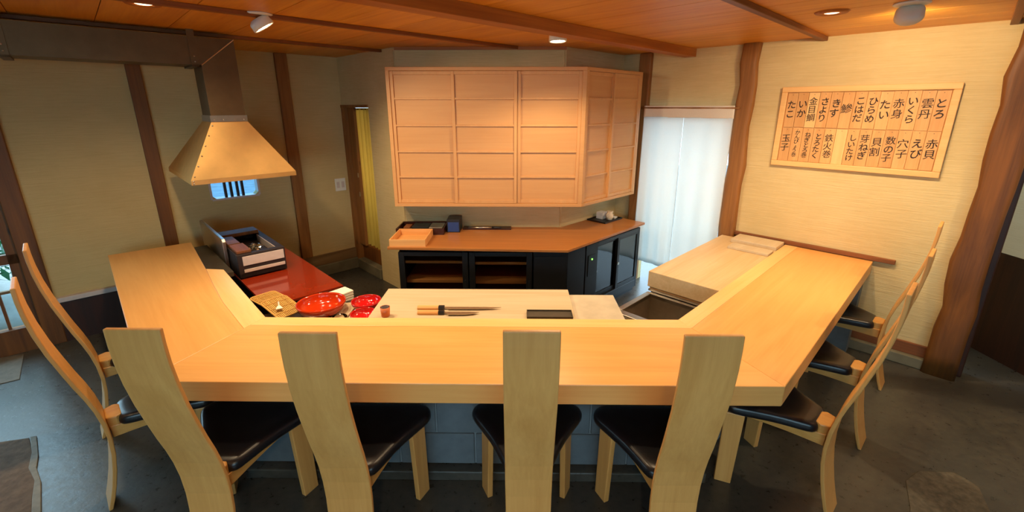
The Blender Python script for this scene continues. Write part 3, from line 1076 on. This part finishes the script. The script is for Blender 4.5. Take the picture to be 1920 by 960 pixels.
bamboo_tray('bamboo slat tray lying half under another, against the left counter wing', -1.725, 2.79, .602, -.62, 0, 0)
bamboo_tray('upper bamboo slat tray with a small white brush lying on it', -1.582, 2.672, .603, -.62, 0, .17)
t = thing('pastry_brush', 'small white brush lying on the upper bamboo tray', 'brush', (-1.60, 2.672, .623), -1.05)
MB().lathe([(.004, -.05), (.006, -.045), (.005, .0), (.0055, .03), (.003, .034)], 12).build('handle', M['white'], t, smooth=True).rotation_euler = (0, PI / 2, 0)
MB().hexa([(.032, -.008, 0 - .004), (.075, -.022, -.004), (.075, .022, -.004), (.032, .008, -.004)], [(.032, -.008, .006), (.075, -.022, .003), (.075, .022, .003), (.032, .008, .006)]).build('bristles', M['napkin'], t)
tag(MB().lathe([(.003, 0), (.038, .0), (.04, .004), (.04, .014), (.036, .018), (.003, .018)], 28).build('wooden_disc', M['boxwood'], loc=(-.945, 2.42, .578)), 'round wooden lid between the crimson bowl and the terracotta tumbler', 'lid')
tag(box(-.05, .05, -.04, .04, 0, .0175).build('rest_block', M['board'], loc=(-.945, 2.42, .56)), 'small wooden block beneath the round wooden lid', 'block')

# ================================================================== sink and chopping block on the right
t = thing('sink_unit', 'stainless steel sink in the corner before the chopping block', 'sink', D(2.6, 1.2), R45)
su = lambda u: u - 2.6
sw = lambda w: w - 1.2
zr = .58
a0, a1, b0, b1 = 2.42, 2.80, .985, 1.42
MB().box(su(2.36), su(a0), sw(.955), sw(1.46), zr - .03, zr).box(su(a1), su(2.83), sw(.955), sw(1.46), zr - .03, zr).box(su(a0), su(a1), sw(.955), sw(b0), zr - .03, zr).box(su(a0), su(a1), sw(b1), sw(1.46), zr - .03, zr).build('rim', M['steel'], t, bevel=.003)
zb = .33
MB().box(su(a0), su(a1), sw(b0), sw(b1), zb - .01, zb).box(su(a0) - .004, su(a0), sw(b0), sw(b1), zb, zr - .002).box(su(a1), su(a1) + .004, sw(b0), sw(b1), zb, zr - .002).box(su(a0), su(a1), sw(b0) - .004, sw(b0), zb, zr - .002).box(su(a0), su(a1), sw(b1), sw(b1) + .004, zb, zr - .002).build('basin', M['steel'], t)
MB().lathe([(.002, .0), (.03, .0), (.032, .004), (.002, .004)], 20).build('drain', M['iron'], t, loc=(0.05, 0, zb))
box(su(2.37), su(2.82), sw(.97), sw(1.45), 0, zb - .012).build('cabinet_body', M['black_steel'], t)
m = MB()
m.tube([(0, 0, 0), (0, 0, .035), (0, .0, .05), (0, .02, .06)], .009, 10)
tag(m.build('tap_stub', M['steel'], loc=D(2.80, .972, .58), rz=R45, smooth=True), 'short chrome tap at the sink corner by the right counter wing', 'tap')

t = thing('side_bench', 'low bench carrying the thick chopping block along the right wing', 'bench', D(3.5, 1.2), R45)
box(-.64, .66, -.23, .25, 0, .585).build('body', M['black_steel'], t)
box(-.665, .68, -.24, .26, .585, .60).build('worktop', M['steel'], t)
t = thing('chopping_block', 'thick pale chopping block lying flush with the right counter wing', 'block', D(3.5, 1.2, .60), R45)
box(-.675, .685, -.245, .265, .02, .14).build('slab', M['block_wood'], t, bevel=.004)
box(-.655, .675, -.235, .255, 0, .02).build('underlay', M['boxwood'], t)
tag(box(3.79, 3.93, .956, 1.27, .74, .762).build('thin_board', M['board'], rz=R45, bevel=.003), 'thin pale board lying across the chopping block', 'board')
tag(box(3.99, 4.21, .956, 1.32, .74, .775).build('end_board', M['board'], rz=R45, bevel=.003), 'wider pale board on the chopping block against the menu wall', 'board')

# ================================================================== back counter with coolers
t = thing('back_counter', 'brown laminate worktop bent along the back wall below the cabinet', 'counter', (-.1, 3.9, 0))
pA, pB = D(4.05, 2.19), D(4.05, 2.685)
poly = [(-1.115, 3.55), (.42, 3.49), (pA.x, pA.y), (pB.x, pB.y), (.43, 4.225), (-1.105, 4.225)]
MB().prism([(p[0] + .1, p[1] - 3.9) for p in poly], .722, .745).build('worktop', M['brown_top'], t, bevel=.003)
poly = [(-1.03, 3.70), (.36, 3.66), (.6, 4.0), (.4, 4.2), (-1.03, 4.2)]
MB().prism([(p[0] + .1, p[1] - 3.9) for p in poly], .702, .722).build('support', M['black'], t)


def cooler(label, x0, x1, yf, zs):
    cx = (x0 + x1) / 2
    h = (x1 - x0) / 2
    t = thing('wine_cooler', label, 'cooler', (cx, yf + .3, 0), 0, 'wine coolers under the back counter')
    MB().box(-h, -h + .02, -.25, .3, 0, .70).box(h - .02, h, -.25, .3, 0, .70).box(-h, h, -.25, .3, 0, .04).box(-h, h, -.25, .3, .68, .70).box(-h, h, .28, .3, 0, .70).build('body', M['black_steel'], t)
    d = MB().box(-h, -h + .05, -.3, -.255, .02, .695).box(h - .05, h, -.3, -.255, .02, .695).box(-h + .05, h - .05, -.3, -.255, .66, .695).box(-h + .05, h - .05, -.3, -.255, .02, .07).build('door', M['black'], t, bevel=.003)
    box(-h + .05, h - .05, -.282, -.276, .07, .66).build('pane', M['dark_glass'], d)
    MB().tube([(h - .025, -.32, .25), (h - .025, -.32, .45)], .006, 8).build('handle', M['black_steel'], d)
    for z in zs:
        sh = MB().box(-h + .025, h - .025, -.24, -.215, z, z + .022).box(-h + .025, h - .025, -.215, .27, z + .004, z + .010).build('shelf', M['boxwood'], t)
    return t


cooler('black wine cooler with wooden shelf fronts at the left end of the back counter', -1.03, -.43, 3.565, (.575, .392, .22, .08))
cooler('black wine cooler with wooden shelf fronts, next to the plain black panel', -.42, .125, 3.565, (.565, .385, .215, .08))
t = thing('black_cabinet', 'plain black cabinet filling the bend under the back counter', 'cabinet', (.35, 3.8, 0))
q1, q2 = D(3.07, 2.215), D(3.07, 2.66)
poly = [(.135, 3.575), (.43, 3.56), (q1.x, q1.y), (q2.x, q2.y), (.135, 4.1)]
MB().prism([(p[0] - .35, p[1] - 3.8) for p in poly], 0, .70).build('body', M['black_steel'], t)
box(-.21, .07, -.248, -.236, .05, .66).build('door', M['black'], t, bevel=.003)

t = thing('display_fridge', 'black fridge with two sliding glass doors under the back counter', 'fridge', D(3.55, 2.44), R45)
f = lambda u: u - 3.55
g_ = lambda w: w - 2.44
MB().box(f(3.08), f(3.26), g_(2.21), g_(2.66), .05, .70).box(f(3.98), f(4.0), g_(2.21), g_(2.66), .05, .70).box(f(3.26), f(3.98), g_(2.21), g_(2.66), .05, .13).box(f(3.26), f(3.98), g_(2.21), g_(2.66), .67, .70).box(f(3.26), f(3.98), g_(2.64), g_(2.66), .13, .67).build('body', M['black_steel'], t, bevel=.003)
box(f(3.262), f(3.978), g_(2.632), g_(2.64), .13, .67).build('lining', M['fridge_haze'], t)  # added back panel, coloured like the bluish haze on the glass
box(f(3.09), f(3.99), g_(2.24), g_(2.64), 0, .05).build('plinth', M['black'], t)
cp = box(f(3.11), f(3.22), g_(2.204), g_(2.21), .40, .60).build('control_panel', M['black'], t)
MB().lathe([(.001, 0), (.008, 0), (.008, .004), (.001, .004)], 12).build('indicator_light', M['led'], cp, loc=(f(3.16), g_(2.202), .56)).rotation_euler = (PI / 2, 0, 0)
for i, (ua, ub, wf_) in enumerate(((3.255, 3.64, 2.235), (3.60, 3.985, 2.212))):
    d = MB().box(f(ua), f(ua) + .035, g_(wf_), g_(wf_) + .02, .13, .675).box(f(ub) - .035, f(ub), g_(wf_), g_(wf_) + .02, .13, .675).box(f(ua) + .035, f(ub) - .035, g_(wf_), g_(wf_) + .02, .64, .675).box(f(ua) + .035, f(ub) - .035, g_(wf_), g_(wf_) + .02, .13, .17).build('door', M['black'], t, bevel=.002)
    box(f(ua) + .035, f(ub) - .035, g_(wf_) + .008, g_(wf_) + .012, .17, .64).build('pane', M['fridge_glass'], d)
    MB().lathe([(.001, 0), (.014, 0), (.014, .006), (.001, .006)], 16).build('finger_pull', M['steel'], d, loc=(f(ua) + .02, g_(wf_) - .001, .40)).rotation_euler = (PI / 2, 0, 0)
for z in (.30, .47):
    box(f(3.265), f(3.975), g_(2.27), g_(2.63), z, z + .008).build('shelf', M['steel'], t)
for i, (u, z) in enumerate(((3.38, .478), (3.42, .308), (3.72, .478), (3.85, .308))):
    b_ = thing('storage_tub', ('white lidded tub on the upper shelf of the display fridge, behind its left door', 'white lidded tub on the lower shelf of the display fridge, behind its left door', 'white lidded tub on the upper shelf of the display fridge, behind its right door', 'white lidded tub on the lower shelf of the display fridge, behind its right door')[i], 'tub', D(u, 2.42, z), R45)
    MB().hexa([(-.05, -.07, 0), (.05, -.07, 0), (.05, .07, 0), (-.05, .07, 0)], [(-.06, -.08, .06), (.06, -.08, .06), (.06, .08, .06), (-.06, .08, .06)]).build('body', M['plastic_white'], b_, bevel=.004)
    box(-.064, .064, -.084, .084, .06, .07).build('lid', M['plastic_white'], b_, bevel=.003)

# things standing on the back counter
ZT = .745
t = thing('wooden_box', 'open pale wooden box at the left end of the back counter', 'box', (-.945, 3.745, ZT), .0)
hx, hy, hh = .155, .175, .062
box(-hx, hx, -hy, hy, 0, .008).build('bottom', M['boxwood'], t)
for a_ in ((-hx, hx, -hy, -hy + .01), (-hx, hx, hy - .01, hy), (-hx, -hx + .01, -hy + .01, hy - .01), (hx - .01, hx, -hy + .01, hy - .01)):
    box(*a_, .008, hh).build('side', M['boxwood'], t, bevel=.001)
t = thing('lacquer_tray', 'dark brown lacquer tray of small things behind the open wooden box', 'tray', (-.915, 4.07, ZT), 0)
hx, hy = .225, .14
box(-hx, hx, -hy, hy, 0, .008).build('bottom', M['dark_lacquer'], t)
for a_ in ((-hx, hx, -hy, -hy + .012), (-hx, hx, hy - .012, hy), (-hx, -hx + .012, -hy + .012, hy - .012), (hx - .012, hx, -hy + .012, hy - .012)):
    box(*a_, .008, .058).build('side', M['dark_lacquer'], t, bevel=.002)
tag(box(-.09, .07, -.08, .08, 0, .045).build('notebook', M['black'], loc=(-.92, 4.09, ZT + .008), bevel=.003), 'black notebook lying in the dark lacquer tray', 'book')
tag(box(-.065, .065, -.09, .09, 0, .05).build('metal_case', M['steel'], loc=(-.775, 4.07, ZT + .008), bevel=.004), 'grey metal case at the right end of the lacquer tray', 'case')
tag(box(-.03, .03, -.06, .06, 0, .04).build('card_packet', M['trim'], loc=(-1.06, 4.08, ZT + .008), bevel=.002), 'brown card packet at the left end of the lacquer tray', 'packet')
t = thing('tall_box', 'black box with a blue front, standing next to the lacquer tray', 'box', (-.612, 4.095, ZT))
box(-.062, .062, -.08, .10, 0, .125).build('body', M['black'], t, bevel=.003)
box(-.052, .052, -.084, -.08, .008, .10).build('front_label', M['blue_box'], t, bevel=.001)
t = thing('knife_case', 'long dark flat case against the wall beside the blue box', 'case', (-.31, 4.165, ZT))
box(-.225, .245, -.055, .05, 0, .012).build('base', M['dark_lacquer'], t, bevel=.003)
MB().tube([(-.17, -.045, .02), (.06, -.045, .02)], .008, 10).build('steel_rod', M['steel'], t, smooth=True)
MB().tube([(.06, -.045, .02), (.15, -.045, .02)], .011, 10).build('rod_handle', M['black'], t, smooth=True)
mc = D(3.86, 2.555, ZT)
t = thing('serving_tray', 'flat black square tray at the right end of the back counter', 'tray', mc, R45)
box(-.16, .16, -.115, .115, 0, .008).build('base', M['black'], t, bevel=.003)
MB().box(-.16, .16, -.115, -.108, .008, .015).box(-.16, .16, .108, .115, .008, .015).box(-.16, -.153, -.108, .108, .008, .015).box(.153, .16, -.108, .108, .008, .015).build('rim', M['black'], t)
ZT2 = ZT + .008
t = thing('sauce_pitcher', 'cream patterned ceramic pitcher on the black tray by the post', 'pitcher', D(3.86, 2.50, ZT2), R45)
MB().lathe([(.024, 0), (.032, .004), (.040, .03), (.038, .055), (.026, .075), (.028, .092), (.024, .092), (.022, .078), (.003, .07)], 28).build('body', M['cream'], t, smooth=True)
MB().tube([(-.030, 0, .03), (-.055, 0, .04), (-.058, 0, .06), (-.026, 0, .08)], .006, 8).build('handle', M['cream'], t, smooth=True)
MB().tube([(.034, 0, .05), (.048, 0, .07), (.056, 0, .085)], [.010, .008, .006], 8).build('spout', M['cream'], t, smooth=True)
t = thing('paper_stack', 'stack of white paper squares at the back of the black tray', 'paper', D(3.86, 2.595, ZT2), R45)
for k in range(4):
    box(-.045, .045, -.04, .04, .018 * k, .018 * k + .0175).build('sheet_pack', M['white'], t, bevel=.002).rotation_euler = (0, 0, .05 * (k % 2))
for i, (u, w, r) in enumerate(((3.945, 2.49, .032), (3.985, 2.56, .030))):
    t = thing('small_dish', ('white shallow dish right beside the cream pitcher', 'white shallow dish at the post end of the black tray')[i], 'dish', D(u, w, ZT2), 0)
    MB().lathe([(.014, 0), (.016, .003), (r, .02), (r - .003, .02), (.014, .007), (.002, .006)], 24).build('body', M['white'], t, smooth=True)
    MB().lathe([(.012, 0), (.0165, 0), (.0165, .0035), (.012, .0035)], 20, cap0=False, cap1=False).build('foot_ring', M['white'], t)

# ================================================================== wall cabinet with sliding doors
CZ0, CZ1 = 1.0, 2.225
YF = 4.0
t = thing('wall_cabinet', 'pale wooden wall cabinet with panelled sliding doors', 'cabinet', (-.28, 4.12, CZ0))
o_ = Vector((-.28, 4.12, 0))
wf = (YF - .59) * S
ue = 4.165
c0 = D(ue, wf)
c1 = D(ue, 2.688)
m = MB()
P2 = lambda pts: [(p[0] - o_.x, p[1] - o_.y) for p in pts]
IN = .035
inner = D(ue - .0, wf + IN * .8)
ci = (.59 - IN * math.tan(PI / 8) * .0, YF + IN)
back = [(-1.15, 4.225), (-1.15, YF + IN), (.575, YF + IN), tuple(D(ue, wf + IN)[:2]), (c1.x, c1.y), (.425, 4.225)]
full = [(-1.15, 4.225), (-1.15, YF), (.59, YF), (c0.x, c0.y), (c1.x, c1.y), (.425, 4.225)]
m.prism(P2(back), .03, CZ1 - CZ0 - .03)
m.prism(P2(full), 0, .03)
m.prism(P2(full), CZ1 - CZ0 - .03, CZ1 - CZ0)
m.box(-1.15 - o_.x, -1.118 - o_.x, YF - o_.y, YF + IN - o_.y, .03, CZ1 - CZ0 - .03)
m.prism(P2([(.553, YF), (.59, YF), tuple(D(UW(.59, YF)[0] + .035, wf)[:2]), tuple(D(UW(.59, YF)[0] + .035, wf + IN)[:2]), (.553, YF + IN)]), .03, CZ1 - CZ0 - .03)
m.prism(P2([tuple(D(ue - .03, wf)[:2]), (c0.x, c0.y), tuple(D(ue, wf + IN)[:2]), tuple(D(ue - .03, wf + IN)[:2])]), .03, CZ1 - CZ0 - .03)
m.build('body', M['cab_x'], t, bevel=.002)
RZ = [1.275 - CZ0, 1.505 - CZ0, 1.735 - CZ0, 1.965 - CZ0]


def slide_door(width, loc, rz, st=.028):
    z0, z1 = .032, CZ1 - CZ0 - .032
    m = MB().box(0, st, -.004, .016, z0, z1).box(width - st, width, -.004, .016, z0, z1).box(st, width - st, 0, .016, z0, z0 + .03).box(st, width - st, 0, .016, z1 - .03, z1)
    for z in RZ:
        m.box(st, width - st, -.002, .0155, z - .008, z + .008)
    d = m.build('door', M['cab'], t, loc=loc, rz=rz, bevel=.0015)
    zs = [z0 + .03] + RZ + [z1 - .03]
    for i in range(5):
        a = zs[i] + (.008 if i else 0)
        b = zs[i + 1] - (.008 if i < 4 else 0)
        box(st, width - st, .0125, .0155, a, b).build('panel', M['cab_x'], d)


fy = YF - o_.y
slide_door(.560, (-1.118 - o_.x, fy + .018, 0), 0)
slide_door(.575, (-.585 - o_.x, fy + .005, 0), 0)
slide_door(.560, (-.007 - o_.x, fy + .018, 0), 0)
ua = UW(.59, YF)[0] + .036
ub = ue - .031
mid = 3.685
for a_, b_, dd in ((ua, mid + .01, .018), (mid - .01, ub, .005)):
    p = D(a_, wf + dd)
    slide_door(b_ - a_, (p.x - o_.x, p.y - o_.y, 0), R45)

# ================================================================== noren, door curtain, switch
def noren_panel(name, w0, w1, z0, z1, folds, amp, mat, seed, t, du=0, sway=0):
    rnd = random.Random(seed)
    ph = [rnd.uniform(0, 6) for _ in range(4)]
    nx, nz = 44, 26
    m = MB()
    g = {}
    for i in range(nx + 1):
        for j in range(nz + 1):
            a, b = i / nx, j / nz
            k = .15 + .85 * (1 - b)
            y = amp * k * (math.sin(a * folds * 2 * PI + ph[0]) + .5 * math.sin(a * folds * 3.3 + ph[1] + b * 1.2) + .4 * math.sin(a * 9 + b * 3 + ph[2]))
            x = lerp(w0, w1, a) + sway * (1 - b) * (1 - a if w0 < w1 else a)
            g[i, j] = m.bm.verts.new((du + y, x, lerp(z0, z1, b)))
    for i in range(nx):
        for j in range(nz):
            m.bm.faces.new((g[i, j], g[i + 1, j], g[i + 1, j + 1], g[i, j + 1]))
    o = m.build(name, mat, t, smooth=True, fix=False)
    md = o.modifiers.new('th', 'SOLIDIFY')
    md.thickness = .0015
    return o


t = thing('noren_curtain', 'white two-panel cotton noren hanging in the back right doorway', 'curtain', D(U3 - .075, 1.94), R45)
noren_panel('panel', 2.375 - 1.94, 1.955 - 1.94, .27, 1.80, 3, .010, M['noren'], 5, t)
noren_panel('panel', 1.955 - 1.94, 1.505 - 1.94, .27, 1.80, 2.5, .010, M['noren'], 8, t)
noren_panel('top_hem', 2.378 - 1.94, 1.503 - 1.94, 1.795, 1.905, 2.2, .004, M['noren_band'], 2, t)
MB().tube([(.006, -.475, 1.885), (.006, .475, 1.885)], .009, 10).build('rod', M['post'], t, smooth=True)

t = thing('door_curtain', 'yellow green curtain hanging in the narrow back left doorway', 'curtain', D(U1 + .10, 4.6), R45)
nx = 40
m = MB()
g = {}
for i in range(nx + 1):
    for j in range(2):
        a = i / nx
        y = .022 * math.sin(a * 5.5 * 2 * PI) + .01 * math.sin(a * 13)
        g[i, j] = m.bm.verts.new((y, lerp(-.21, .32, a), (.30, 1.883)[j]))
for i in range(nx):
    m.bm.faces.new((g[i, 0], g[i + 1, 0], g[i + 1, 1], g[i, 1]))
o = m.build('drape', M['curtain'], t, smooth=True, fix=False)
md = o.modifiers.new('th', 'SOLIDIFY')
md.thickness = .0015
MB().tube([(0, -.225, 1.87), (0, .32, 1.87)], .008, 10).build('rod', M['post_dark'], t)

t = thing('wall_switch', 'white double switch plate on the left wall beside the doorway', 'switch', D(2.09, W0, 1.03), R45)
box(-.062, .062, -.008, 0, -.072, .072).build('plate', M['plastic_white'], t, bevel=.003)
for x in (-.028, .028):
    box(x - .016, x + .016, -.012, -.008, -.035, .035).build('rocker', M['white_panel'], t, bevel=.002)

# ================================================================== menu board
SW, SH = 1.057, .63
t = thing('menu_board', 'framed wooden menu board of hanging name plates on the right wall', 'sign', D(U3, .638, 1.735), -R45)
# local x runs along the wall towards the right, -y faces the room
fw = .042
m = MB().box(-SW / 2, SW / 2, -.03, 0, SH / 2 - fw, SH / 2).box(-SW / 2, SW / 2, -.03, 0, -SH / 2, -SH / 2 + fw).box(-SW / 2, -SW / 2 + fw, -.03, 0, -SH / 2 + fw, SH / 2 - fw).box(SW / 2 - fw, SW / 2, -.03, 0, -SH / 2 + fw, SH / 2 - fw)
m.build('frame', M['sign_frame'], t, bevel=.004)
box(-SW / 2 + .01, SW / 2 - .01, -.008, -.001, -SH / 2 + .01, SH / 2 - .01).build('backing', M['sign_frame'], t)
TOP = ['たこ', 'いか', '金目鯛', 'さより', 'きす', '鯵', 'こはだ', 'ひらめ', 'たい', '赤身', 'いくら', '雲丹', 'とろ']
BOT = ['玉子', 'かんぴょう巻', 'ねぎとろ巻', 'とろたく', '鉄火巻', '', 'しいたけ', '芽ねぎ', '貝割', '数の子', '穴子', 'えび', '赤貝']
rnd = random.Random(4)
pitch = (SW - 2 * fw - .006) / 13
ph_ = (SH - 2 * fw - .010) / 2
fc = bpy.data.curves.new('ink', 'FONT')
fo = bpy.data.objects.new('ink', fc)
COL.objects.link(fo)


def ink_mesh(word, size, gap):
    """one glyph per line, gently slanted like brush writing"""
    bm = bmesh.new()
    n = len(word)
    y = 0
    for k, chn in enumerate(word):
        fc.body = chn
        fc.size = size * (.78 if chn in 'ょ' else 1)
        fc.align_x = 'CENTER'
        fc.offset = 0
        fc.extrude = .0003
        fc.resolution_u = 3
        bpy.context.view_layer.update()
        me = bpy.data.meshes.new_from_object(fo.evaluated_get(bpy.context.evaluated_depsgraph_get()))
        j = rnd.uniform(-.05, .05) * size
        raw = [v.co.copy() for v in me.vertices]
        strokes = ((0, 0, 0), (.028, .012, .0002), (.006, -.026, .0004)) if '\u3040' <= chn <= '\u309f' else ((0, 0, 0), (.020, .006, .0002))
        for ox, oy, oz in strokes:
            for v, c_ in zip(me.vertices, raw):
                x_, y_ = c_.x * .95 + ox * size, c_.y + oy * size
                v.co = Vector((x_ - .03 * (y_ - size * .4) + j, -c_.z - oz, y_ + .10 * x_ - k * gap - size * .85))
            bm.from_mesh(me)
        bpy.data.meshes.remove(me)
    me = bpy.data.meshes.new('lettering')
    bm.to_mesh(me)
    bm.free()
    return me


pmesh = None
for row, words in ((0, TOP), (1, BOT)):
    for k, wd in enumerate(words):
        x = -SW / 2 + fw + .003 + pitch * (k + .5)
        zc = (SH / 2 - fw - .003 - ph_ / 2) if row == 0 else (-SH / 2 + fw + .003 + ph_ / 2)
        if pmesh is None:
            pl = box(-pitch / 2 + .0012, pitch / 2 - .0012, -.008, 0, -ph_ / 2, ph_ / 2).build('plate', M['plate'], t, bevel=.0012, seg=1)
            pmesh = pl
        else:
            pl = copy_piece(pmesh, t, (0, 0, 0))
        pl.location = (x, -.0085 - rnd.uniform(0, .002), zc + rnd.uniform(-.003, .001))
        if wd in ('金目鯛', ''):
            pl.material_slots[0].link = 'OBJECT'
            pl.material_slots[0].material = M['plate_pale']
        MB().lathe([(.0005, 0), (.0022, 0), (.0022, .003), (.0005, .003)], 8).build('nail', M['iron'], pl, loc=(0, -.008, ph_ / 2 - .014)).rotation_euler = (PI / 2, 0, 0)
        if wd:
            n = len(wd)
            gap = {1: .07, 2: .072, 3: .062, 4: .050, 5: .041, 6: .036}[n]
            size = {1: .074, 2: .069, 3: .063, 4: .053, 5: .045, 6: .039}[n]
            me = ink_mesh(wd, size, gap)
            me.materials.append(M['sign_ink'])
            lo_ = bpy.data.objects.new('lettering', me)
            COL.objects.link(lo_)
            lo_.parent = pl
            total = gap * (n - 1) + size
            lo_.location = (0, -.0084, total / 2 + (.012 if n < 3 else .0) + rnd.uniform(-.006, .006))
bpy.data.objects.remove(fo)
